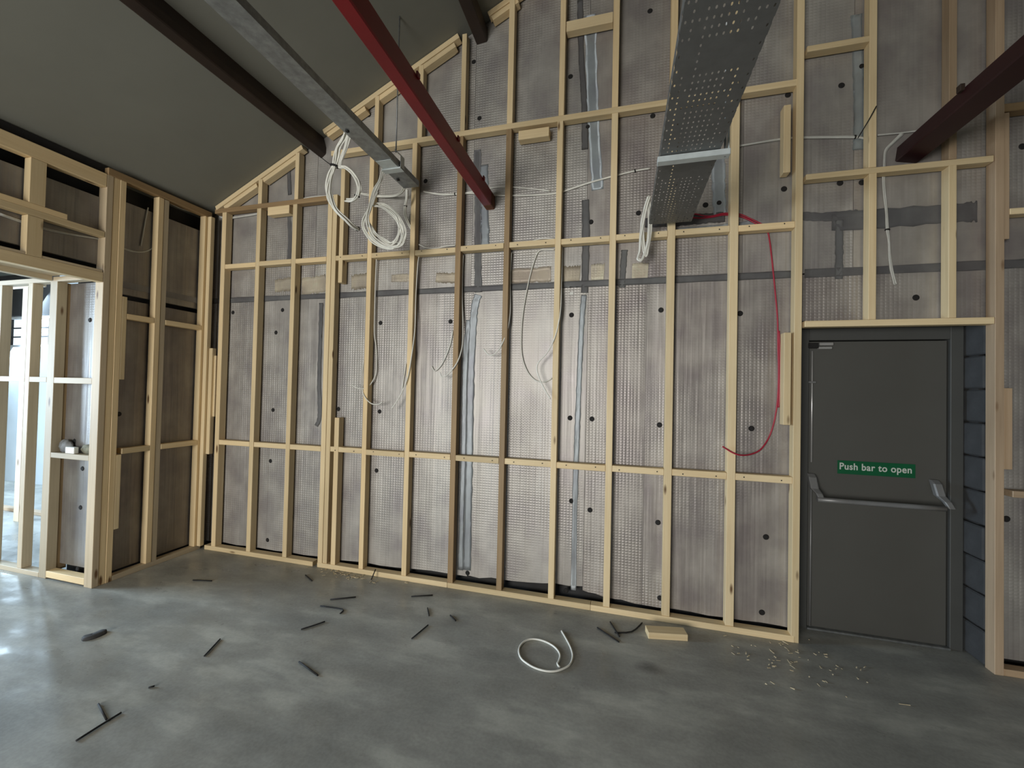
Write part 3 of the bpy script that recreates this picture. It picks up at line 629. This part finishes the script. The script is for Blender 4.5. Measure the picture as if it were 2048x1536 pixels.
while todo:
    seed = next(iter(todo)); stack = [seed]; isl = {seed}
    while stack:
        v = stack.pop()
        for e in v.link_edges:
            w = e.other_vert(v)
            if w not in isl: isl.add(w); stack.append(w)
    todo -= isl
    vl = list(isl); ix = {v: k for k, v in enumerate(vl)}; me = bpy.data.meshes.new('letter')
    cxx = sum(v.co.x for v in vl) / len(vl)
    me.from_pydata([(v.co.x - cxx, 0 - v.co.z, v.co.y) for v in vl], [], [[ix[v] for v in f.verts] for f in bm.faces if f.verts[0] in isl])
    link('letter', me, M_WHITE, sign, (lc[0] + cxx, lc[1], lc[2]))
bm.free()

# ------------------------------------------------------------------ cables
def tie(parent, p, r, ax=(0, 0, 1), name='cable_tie'):
    bm = bmesh.new(); z = Vector(ax).normalized(); x = z.orthogonal().normalized(); y = z.cross(x); n = 10
    rows = [[bm.verts.new((x * math.cos(2*PI*k/n) + y * math.sin(2*PI*k/n)) * rr + z * h) for k in range(n)] for rr, h in ((r, -.004), (r, .004))]
    for k in range(n): bm.faces.new((rows[0][k], rows[0][(k+1) % n], rows[1][(k+1) % n], rows[1][k]))
    bm.faces.new(rows[0][::-1]); bm.faces.new(rows[1])
    return link(name, bm_mesh(bm, name), M_BLACK, parent, tuple(p))
def bundle(name, paths, r, m, label, cat='cable', ties=(), group=None):
    t = thing(name, paths[0][0], label, cat, group)
    for P in paths: tube('cable_strand', P, r, m, t)
    for (p, rr, ax) in ties: tie(t, p, rr, ax)
    return t
def spread(path, n, amp, seed=0):
    """n strands wandering around one path"""
    rnd = random.Random(seed); out = []
    for i in range(n):
        a = rnd.uniform(0, 6.28); pts = []
        for j, p in enumerate(path):
            a += rnd.uniform(-.7, .7); k = amp * rnd.uniform(.5, 1.0)
            pts.append((p[0] + math.cos(a) * k, p[1] + math.sin(a * 1.3) * k * .6, p[2] + math.sin(a) * k))
        out.append(pts)
    return out
R_ = .0048
cA = [(-1.721,2.225,3.174),(-1.761,2.229,3.163),(-1.796,2.232,3.114),(-1.82,2.236,3.054),(-1.838,2.242,3.003),(-1.871,2.247,2.95),(-1.888,2.252,2.871),(-1.873,2.255,2.795),(-1.831,2.259,2.726),(-1.79,2.298,2.673),(-1.769,2.349,2.651),(-1.763,2.4,2.644)]
cA2 = [(-1.724,2.24,3.161),(-1.755,2.243,3.125),(-1.786,2.246,3.065),(-1.809,2.249,3.003),(-1.765,2.252,2.993),(-1.717,2.255,2.953),(-1.676,2.258,2.894),(-1.668,2.269,2.846),(-1.701,2.296,2.816),(-1.759,2.323,2.808),(-1.827,2.35,2.828)]
bundle('cable_bundle', spread([(-1.685, 2.19, 3.19), (-1.718, 2.215, 3.218)] + cA[1:], 9, .017, 1) + spread([(-1.685, 2.21, 3.19), (-1.718, 2.235, 3.215)] + cA2[1:], 6, .012, 2), R_, M_CABLE, 'white cable loop beside the dark brown beam end, upper of those at the trunking', 'cable bundle',
       ties=[(cA[4], .028, (0.2, 0, 1)), (cA2[8], .018, (0.3, 0, 1)), (cA[-1], .016, (1, 0, -.7))])
cB = [(-1.713,2.64,3.144),(-1.764,2.643,3.099),(-1.803,2.647,3.045),(-1.828,2.65,2.974),(-1.846,2.653,2.913),(-1.871,2.657,2.841),(-1.863,2.66,2.777),(-1.833,2.663,2.707),(-1.787,2.667,2.66),(-1.724,2.67,2.622),(-1.663,2.673,2.608),(-1.607,2.677,2.62),(-1.573,2.68,2.663),(-1.568,2.683,2.724),(-1.597,2.687,2.795),(-1.643,2.69,2.86),(-1.697,2.693,2.916),(-1.76,2.697,2.95),(-1.831,2.7,2.959)]
cB2 = [(-1.727,2.65,3.136),(-1.783,2.654,3.077),(-1.817,2.657,3.006),(-1.843,2.661,2.935),(-1.895,2.665,2.858),(-1.913,2.669,2.792),(-1.887,2.672,2.723),(-1.823,2.676,2.654),(-1.738,2.68,2.612),(-1.669,2.684,2.601),(-1.622,2.688,2.625),(-1.591,2.69,2.676),(-1.602,2.69,2.744),(-1.641,2.69,2.815),(-1.702,2.69,2.881),(-1.772,2.69,2.926),(-1.841,2.69,2.94)]
cB3 = [(-1.807,2.66,3.044),(-1.841,2.663,2.966),(-1.867,2.666,2.901),(-1.888,2.669,2.828),(-1.836,2.672,2.749),(-1.785,2.675,2.701),(-1.73,2.678,2.66),(-1.681,2.682,2.635),(-1.646,2.685,2.671),(-1.625,2.688,2.73),(-1.633,2.691,2.807),(-1.67,2.694,2.865),(-1.724,2.697,2.909),(-1.796,2.7,2.948)]
bundle('cable_bundle', spread([(-1.690, 2.60, 3.19), (-1.722, 2.63, 3.20)] + cB[1:], 4, .012, 3) + spread([(-1.690, 2.62, 3.19), (-1.722, 2.645, 3.19)] + cB2[1:], 4, .012, 4) + spread(cB3, 5, .016, 5), R_, M_CABLE, 'big white cable coil hanging below the end of the trunking', 'cable bundle')
cC = [(-2.235,3.07,3.259),(-2.115,3.064,3.226),(-1.979,3.044,3.198),(-1.853,2.996,3.166),(-1.764,2.948,3.163),(-1.714,2.9,3.175)]
bundle('cable_bundle', spread(cC, 5, .012, 6), R_, M_CABLE, 'short white cables sweeping sideways behind the coil up into the trunking end', 'cable bundle')
cD = [(-1.671,2.88,3.145),(-1.691,2.91,3.093),(-1.726,2.95,3.045),(-1.758,3.01,3.0),(-1.756,3.05,2.953),(-1.739,3.08,2.908)]
bundle('cable_bundle', spread(cD, 6, .009, 7), R_, M_CABLE, 'white cables dropping from the trunking end behind the stud', 'cable bundle', ties=[(cD[2], .014, (0, 0, 1))])
cE = [(0.161,2.9,2.907),(0.143,2.908,2.851),(0.122,2.916,2.753),(0.108,2.925,2.636),(0.106,2.93,2.551),(0.094,2.93,2.496),(0.121,2.93,2.484),(0.14,2.93,2.531),(0.158,2.928,2.616),(0.166,2.925,2.718),(0.161,2.923,2.821),(0.15,2.92,2.89)]
cE2 = [(0.155,2.9,2.901),(0.134,2.911,2.819),(0.12,2.923,2.721),(0.125,2.93,2.602),(0.143,2.93,2.507),(0.162,2.93,2.582),(0.17,2.928,2.701),(0.168,2.924,2.804),(0.156,2.92,2.897)]
bundle('cable_bundle', spread(cE, 5, .009, 8) + spread(cE2, 5, .011, 9), R_, M_CABLE, 'slim white cable hank hanging from the end of the perforated tray', 'cable bundle')
# long runs behind the studs
hz = [(-1.626,3.069,3.211),(-1.479,3.069,3.174),(-1.345,3.069,3.16),(-1.171,3.069,3.15),(-1.022,3.069,3.118),(-0.835,3.069,3.095),(-0.655,3.069,3.08),(-0.499,3.069,3.079),(-0.366,3.069,3.107),(-0.255,3.069,3.132),(-0.092,3.069,3.159),(0.067,3.069,3.181),(0.171,3.069,3.187)]
hz2 = [(-1.367,3.069,3.163),(-1.214,3.069,3.163),(-1.023,3.069,3.175),(-0.898,3.069,3.169),(-0.716,3.069,3.137),(-0.557,3.069,3.101)]
bundle('cable_run', spread(hz, 4, .005, 10) + [hz2], R_, M_CABLE, 'white cables running level behind the brown studs to the perforated tray', 'cable run', ties=[(hz[2], .012, (1, 0, 0)), (hz[11], .012, (1, 0, .2))])
hz = [(0.662,3.069,3.263),(0.756,3.069,3.271),(0.878,3.069,3.278),(1.026,3.069,3.285),(1.128,3.069,3.277),(1.256,3.069,3.262),(1.422,3.069,3.239),(1.471,3.069,3.225)]
bundle('cable_run', spread(hz, 4, .006, 11), R_, M_CABLEG, 'white cables running level beside the tall stud left of the door head', 'cable run', ties=[(hz[6], .012, (1, 0, 0))])
hz = [(1.545,3.069,3.234),(1.609,3.069,3.231),(1.674,3.069,3.228),(1.776,3.069,3.229)]
hv = [(1.674,3.069,3.228),(1.63,3.069,3.181),(1.588,3.069,3.132),(1.582,3.069,3.066),(1.578,3.063,3.002),(1.576,3.056,2.945),(1.582,3.05,2.835),(1.593,3.056,2.735),(1.598,3.063,2.624),(1.607,3.069,2.542),(1.612,3.063,2.439),(1.622,3.056,2.361),(1.639,3.05,2.277)]
hv = [(p[0], 3.069, p[2]) for p in hv]
bundle('cable_run', spread(hz, 2, .005, 12) + spread(hv, 6, .008, 13), R_, M_CABLEG, 'dusty white cables hanging behind the rail over the grey door', 'cable run', ties=[(hv[8], .013, (0, 0, 1))])
hz = [(-2.856,3.069,3.273),(-2.742,3.069,3.28),(-2.607,3.069,3.275),(-2.491,3.069,3.267)]
bundle('cable_run', spread(hz, 1, .003, 14), R_, M_CABLE, 'single white cable lying along the short brown rail near the low roof corner', 'cable run')
hz = [(-3.817,3.069,3.194),(-3.722,3.069,3.176),(-3.6,3.069,3.174),(-3.449,3.069,3.18),(-3.354,3.069,3.185)]
bundle('cable_run', spread(hz, 3, .008, 15), R_, M_CABLEG, 'grey white cables crossing the first bay below the brown rail', 'cable run')
hz = [(-3.899,2.663,3.16),(-3.899,2.756,3.156),(-3.899,2.867,3.164),(-3.899,2.976,3.172)]
bundle('cable_run', spread(hz, 3, .008, 16), R_, M_CABLEG, 'white cables under the top plate of the side wall near the corner', 'cable run')
hz = [(-3.899,2.56,3.091),(-3.899,2.576,2.968),(-3.899,2.573,2.836),(-3.899,2.565,2.737),(-3.899,2.509,2.675),(-3.899,2.436,2.642),(-3.899,2.348,2.637),(-3.899,2.199,2.656),(-3.899,2.036,2.633),(-3.899,1.862,2.616),(-3.899,1.661,2.628)]
hz2 = [(-3.899,2.501,3.043),(-3.899,2.486,2.93),(-3.899,2.471,2.798),(-3.899,2.46,2.701)]
bundle('cable_run', spread(hz, 2, .006, 17) + [hz2], R_, M_CABLEG, 'white cables sagging through the side wall and along behind the opening header', 'cable run')
# the black zip ties sticking out
tag(tube('wire_tie', [(-2.579,2.96,3.569),(-2.212,2.62,3.282),(-1.857,2.28,3.013)], .0035, M_BLACK), 'thin black tie reaching from the dark brown beam to the cable loop', 'cable tie')
tag(tube('wire_tie', [(1.402,2.992,3.188),(1.452,2.989,3.282),(1.494,2.985,3.371)], .003, M_BLACK, None, 6, 3), 'thin black tie tail slanting across the stud over the door', 'cable tie')
# single drops down the studs
for px_, Yv, lab in ([([(-2.045, 3.045, 2.674), (-2.05, 3.047, 2.482), (-2.051, 3.049, 2.138), (-2.05, 3.055, 2.002), (-2.039, 3.063, 1.926), (-2.031, 3.068, 1.819), (-2.027, 3.06, 1.703), (-2.041, 3.052, 1.638), (-2.072, 3.028, 1.573), (-2.106, 3.001, 1.551), (-2.138, 2.985, 1.55), (-2.173, 2.985, 1.562), (-2.207, 2.985, 1.578)], 0, 'white cable looped round the stud below the coil, its tip hooking up beside it'), ([(-2.157, 3.069, 1.797), (-2.15, 3.043, 1.701), (-2.134, 3.017, 1.602), (-2.108, 2.998, 1.517), (-2.073, 2.992, 1.467), (-2.025, 2.987, 1.431), (-1.98, 2.985, 1.42), (-1.938, 2.985, 1.427), (-1.91, 2.985, 1.443)], 0, 'short white cable hooked across the front of the stud under the coil'), ([(-1.643, 3.045, 2.657), (-1.649, 3.039, 2.59), (-1.656, 3.032, 2.308), (-1.648, 3.017, 2.057), (-1.655, 2.998, 1.874), (-1.682, 2.985, 1.661), (-1.743, 2.985, 1.509), (-1.823, 2.985, 1.389)], 0, 'long white cable crossing the stud and slanting down to a loose end'), ([(-1.752, 3.07, 1.768), (-1.761, 3.07, 1.693), (-1.771, 3.07, 1.63), (-1.78, 3.07, 1.554)], 0, 'thin white cable end beside the stud with the slanting cable'), ([(-1.251, 3.05, 2.645), (-1.255, 3.05, 2.503), (-1.251, 3.05, 2.297), (-1.237, 3.042, 2.063), (-1.23, 3.017, 1.894), (-1.261, 2.993, 1.767), (-1.333, 2.985, 1.678), (-1.382, 2.985, 1.657), (-1.398, 2.985, 1.693)], 0, 'white cable running down the brown stud beside the wide blue-grey tape, tip hooked'), ([(-1.334, 3.069, 2.037), (-1.359, 3.069, 1.91), (-1.419, 3.069, 1.772), (-1.481, 3.069, 1.709), (-1.514, 3.069, 1.745)], 0, 'small white hook of cable appearing from behind the brown stud'), ([(-0.848, 3.05, 2.638), (-0.853, 3.05, 2.501), (-0.853, 3.05, 2.384), (-0.846, 3.042, 2.178), (-0.858, 3.017, 2.031), (-0.9, 2.993, 1.898), (-0.948, 2.985, 1.838), (-0.995, 2.985, 1.833), (-1.036, 2.985, 1.878)], 0, 'white cable down the brown stud nearer the door, hooked at its tip'), ([(-0.513, 3.069, 2.644), (-0.62, 3.068, 2.648), (-0.664, 3.067, 2.581), (-0.711, 3.066, 2.401), (-0.748, 3.066, 2.18), (-0.759, 3.066, 1.997), (-0.75, 3.066, 1.834), (-0.707, 3.066, 1.714), (-0.643, 3.067, 1.645), (-0.573, 3.068, 1.631), (-0.513, 3.069, 1.661)], 0, 'white cable making a wide bow below the upper nogging'), ([(-0.451, 3.05, 2.661), (-0.449, 3.028, 2.359), (-0.449, 3.006, 2.159), (-0.478, 2.995, 1.983), (-0.533, 2.988, 1.856), (-0.6, 2.985, 1.778), (-0.613, 2.985, 1.72), (-0.588, 2.985, 1.644), (-0.546, 2.985, 1.566), (-0.506, 2.985, 1.504)], 0, 'white cable snaking across the pale stud beside the wide cable bow'), ([(-1.941, 3.02, 2.774), (-1.879, 3.02, 2.782), (-1.809, 3.02, 2.773)], 0, 'short white cable end resting on the upper nogging under the coil'), ([(-1.638, 3.03, 2.751), (-1.56, 3.03, 2.717), (-1.47, 3.03, 2.71), (-1.391, 3.03, 2.721), (-1.313, 3.03, 2.72)], 0, 'white cable lying on the upper nogging before the first brown stud'), ([(-0.756, 3.03, 2.695), (-0.67, 3.03, 2.712), (-0.601, 3.03, 2.722), (-0.508, 3.03, 2.711)], 0, 'white cable lying on the upper nogging before the pale stud')]):
    tag(tube('loose_cable', px_, .0048, M_CABLE), lab, 'cable')
# red alarm cable
rc = [(0.438,3.069,2.802),(0.467,3.069,2.828),(0.541,3.069,2.807),(0.589,3.069,2.803),(0.652,3.069,2.814),(0.73,3.069,2.807),(0.776,3.069,2.792),(0.823,3.069,2.764),(0.868,3.069,2.736),(0.908,3.069,2.706),(0.932,3.069,2.656),(0.941,3.069,2.608),(0.948,3.069,2.557),(0.964,3.069,2.405),(0.98,3.069,2.236),(0.994,3.069,2.068),(0.999,3.069,1.868),(1.003,3.069,1.735),(1.001,3.069,1.569),(0.99,3.068,1.453),(0.971,3.067,1.353),(0.942,3.066,1.269),(0.891,3.041,1.203),(0.825,3.015,1.173),(0.759,2.99,1.169),(0.714,2.988,1.183),(0.674,2.987,1.207),(0.653,2.985,1.22)]
rc2 = [(0.428,3.07,2.81),(0.509,3.07,2.796),(0.589,3.07,2.796),(0.655,3.07,2.804),(0.737,3.07,2.793),(0.798,3.07,2.767),(0.859,3.07,2.727),(0.905,3.07,2.696)]
bundle('red_cable', [rc, rc2], .0052, M_REDC, 'red cable dropping beside the tall stud next to the door and curling at its end', 'cable')
rc3 = [(1.003,3.069,1.995),(1.009,3.069,1.868),(1.012,3.069,1.735),(1.01,3.069,1.57),(1.005,3.069,1.487)]
tag(tube('red_cable', rc3, .0052, M_REDC), 'second red cable strand clipped against the block beside the tall stud', 'cable')

# ------------------------------------------------------------------ things on the floor
fc = [(-0.351,2.677,0.006),(-0.313,2.605,0.006),(-0.277,2.53,0.006),(-0.255,2.463,0.006),(-0.251,2.413,0.006),(-0.259,2.365,0.006),(-0.283,2.327,0.006),(-0.322,2.291,0.006),(-0.363,2.274,0.006),(-0.407,2.272,0.006),(-0.453,2.282,0.006),(-0.496,2.303,0.006),(-0.533,2.331,0.006),(-0.559,2.374,0.006),(-0.571,2.424,0.006),(-0.564,2.478,0.006),(-0.541,2.518,0.006),(-0.508,2.538,0.006),(-0.458,2.54,0.006),(-0.406,2.523,0.006),(-0.365,2.495,0.006),(-0.336,2.458,0.006),(-0.323,2.42,0.006),(-0.324,2.377,0.006),(-0.328,2.351,0.006),(-0.314,2.327,0.006)]
tag(tube('cable_offcut', fc, .0058, M_CABLE), 'single loop of white cable lying on the concrete floor', 'cable')
def strip(pts, label, w=.010, name='plastic_strip'):
    tag(tube(name, pts, w * .5, M_BLACK, None, 6, 3, len(pts) > 2), label, 'strip', 'black strips scattered on the floor')
for pts, lab in [([(-2.489, 2.836, 0.005), (-2.366, 2.769, 0.005)], 'tiny black strip just below the double stud sole plate'), ([(-2.031, 2.568, 0.005), (-1.877, 2.654, 0.005)], 'straight black strip lying level above the bent strip'), ([(-2.037, 2.474, 0.005), (-1.861, 2.482, 0.005), (-1.84, 2.43, 0.005)], 'black strip with its end bent over'), ([(-1.953, 2.201, 0.005), (-1.914, 2.252, 0.005), (-1.871, 2.319, 0.005)], 'faintly curved black strip slanting below the bent strip'), ([(-1.731, 1.943, 0.005), (-1.553, 1.882, 0.005)], 'black strip slanting down the picture, alone in the open floor'), ([(-1.494, 2.785, 0.005), (-1.35, 2.85, 0.005)], 'short level black strip in front of the first brown stud'), ([(-1.305, 2.675, 0.005), (-1.249, 2.587, 0.005)], 'tiny upright-looking black strip between level and slanting strips'), ([(-1.114, 2.635, 0.005), (-1.051, 2.584, 0.005)], 'stubby black strip in front of the brown studs'), ([(-1.234, 2.32, 0.005), (-1.205, 2.484, 0.005)], 'slanting black strip just below the tiny and the stubby strips'), ([(-0.13, 2.788, 0.005), (0.01, 2.668, 0.005)], 'long black strip of the crossed group near the timber offcut'), ([(-0.049, 2.882, 0.005), (0.013, 2.728, 0.005)], 'short black strip of the crossed group near the timber offcut'), ([(-0.017, 2.764, 0.005), (0.09, 2.807, 0.005), (0.16, 2.935, 0.005)], 'kinked black strip of the crossed group touching the timber offcut'), ([(-2.411, 1.415, 0.005), (-2.264, 1.362, 0.005)], 'stout black strip standing off the longest strip'), ([(-2.251, 1.247, 0.005), (-2.251, 1.33, 0.005), (-2.247, 1.409, 0.005)], 'longest black strip, nearest the viewer'), ([(-2.277, 1.828, 0.005), (-2.341, 1.975, 0.005)], 'black strip slanting up beside the patchy sheen on the floor'), ([(-2.304, 1.561, 0.005), (-2.287, 1.577, 0.005)], 'smallest black fleck of strip on the open floor'), ([(-3.254, 2.497, 0.005), (-3.103, 2.532, 0.005)], 'thin black strip near the side wall corner')]: strip(pts, lab, .009)
js = [(-1.93,2.922,0.005)][0]
tag(tube('plastic_strip', [js, (js[0] + .01, js[1] + .045, .075)], .0045, M_BLACK, None, 6, 1, False), 'black strip leaning up against the sole plate', 'strip', 'black strips scattered on the floor')
# dark foam crescent
cp = [(-3.129,1.751,0.0),(-3.098,1.763,0.0),(-3.086,1.786,0.0),(-3.085,1.813,0.0),(-3.078,1.834,0.0)]
bm = bmesh.new(); rows = []; P = spline(cp, 6); N_ = len(P)
for i, p in enumerate(P):
    t_ = (P[min(i + 1, N_ - 1)] - P[max(i - 1, 0)]).normalized(); nn = Vector((-t_.y, t_.x, 0)); e = min(i, N_ - 1 - i) / 4; w = .033 * (min(1, .45 + e * .55))
    rows.append([bm.verts.new(p - P[0] + nn * w * s_ + Vector((0, 0, h_))) for s_, h_ in ((-1, 0), (-.9, .012), (0, .016), (.9, .012), (1, 0))])
for a, b in zip(rows, rows[1:]):
    for k in range(4):
        f = bm.faces.new((a[k], a[k + 1], b[k + 1], b[k])); f.smooth = True
    bm.faces.new((a[4], a[0], b[0], b[4]))
bm.faces.new(rows[0]); bm.faces.new(rows[-1][::-1])
tag(link('foam_pad', bm_mesh(bm, 'foam_pad'), M_FOAM, None, tuple(P[0])), 'dark crescent-shaped pad lying on the floor near the side opening', 'pad')
# timber offcut by the sole plate
q = [(0.191,2.764,0),(0.431,2.811,0),(0.171,2.849,0)]
dx = Vector(q[1]) - Vector(q[0]); ang = math.atan2(dx.y, dx.x)
o = box('timber_offcut', (-dx.length / 2, dx.length / 2, -.042, .042, 0, .040), M_WOOD, None, .002)
o.location = (Vector(q[0]) + Vector(q[1])) / 2 + Vector((-math.sin(ang) * .042, math.cos(ang) * .042, .0205)); o.rotation_euler = (0, PI / 2, ang)
tag(o, 'short pale timber offcut lying in front of the sole plate', 'timber offcut')
# shavings near the door and by the double stud
def chips(name, c, sp, n, label, seed, scl=1.0):
    rnd = random.Random(seed); bm = bmesh.new()
    for i in range(n):
        x, y = rnd.gauss(0, sp[0]), rnd.gauss(0, sp[1]); a = rnd.uniform(0, 6.28); L, w = rnd.uniform(.006, .022) * scl, rnd.uniform(.003, .006) * scl
        if rnd.random() < .08: L *= 2.0
        u = Vector((math.cos(a), math.sin(a), 0)); v = Vector((-u.y, u.x, 0)); p = Vector((x, y, .0015))
        vs = [bm.verts.new(p + u * L * s + v * w * t_ + Vector((0, 0, rnd.uniform(0, .004)))) for s, t_ in ((-1, -1), (1, -1), (1, 1), (-1, 1))]
        top = [bm.verts.new(v_.co + Vector((0, 0, .002))) for v_ in vs]
        bm.faces.new(top); bm.faces.new(vs[::-1])
        for k in range(4): bm.faces.new((vs[k], vs[(k+1) % 4], top[(k+1) % 4], top[k]))
    o = link(name, bm_mesh(bm, name), M_CHIP, None, c); tag(o, label, 'wood shavings', None, 'stuff')
chips('wood_shavings', (*(1.008,2.811), 0), (.20, .13), 70, 'pale wood shavings strewn on the floor near the door', 3, .55)
chips('wood_shavings', (*(-2.18,2.928), 0), (.22, .035), 40, 'pale sawdust crumbs along the sole plate below the double stud', 4, .7)
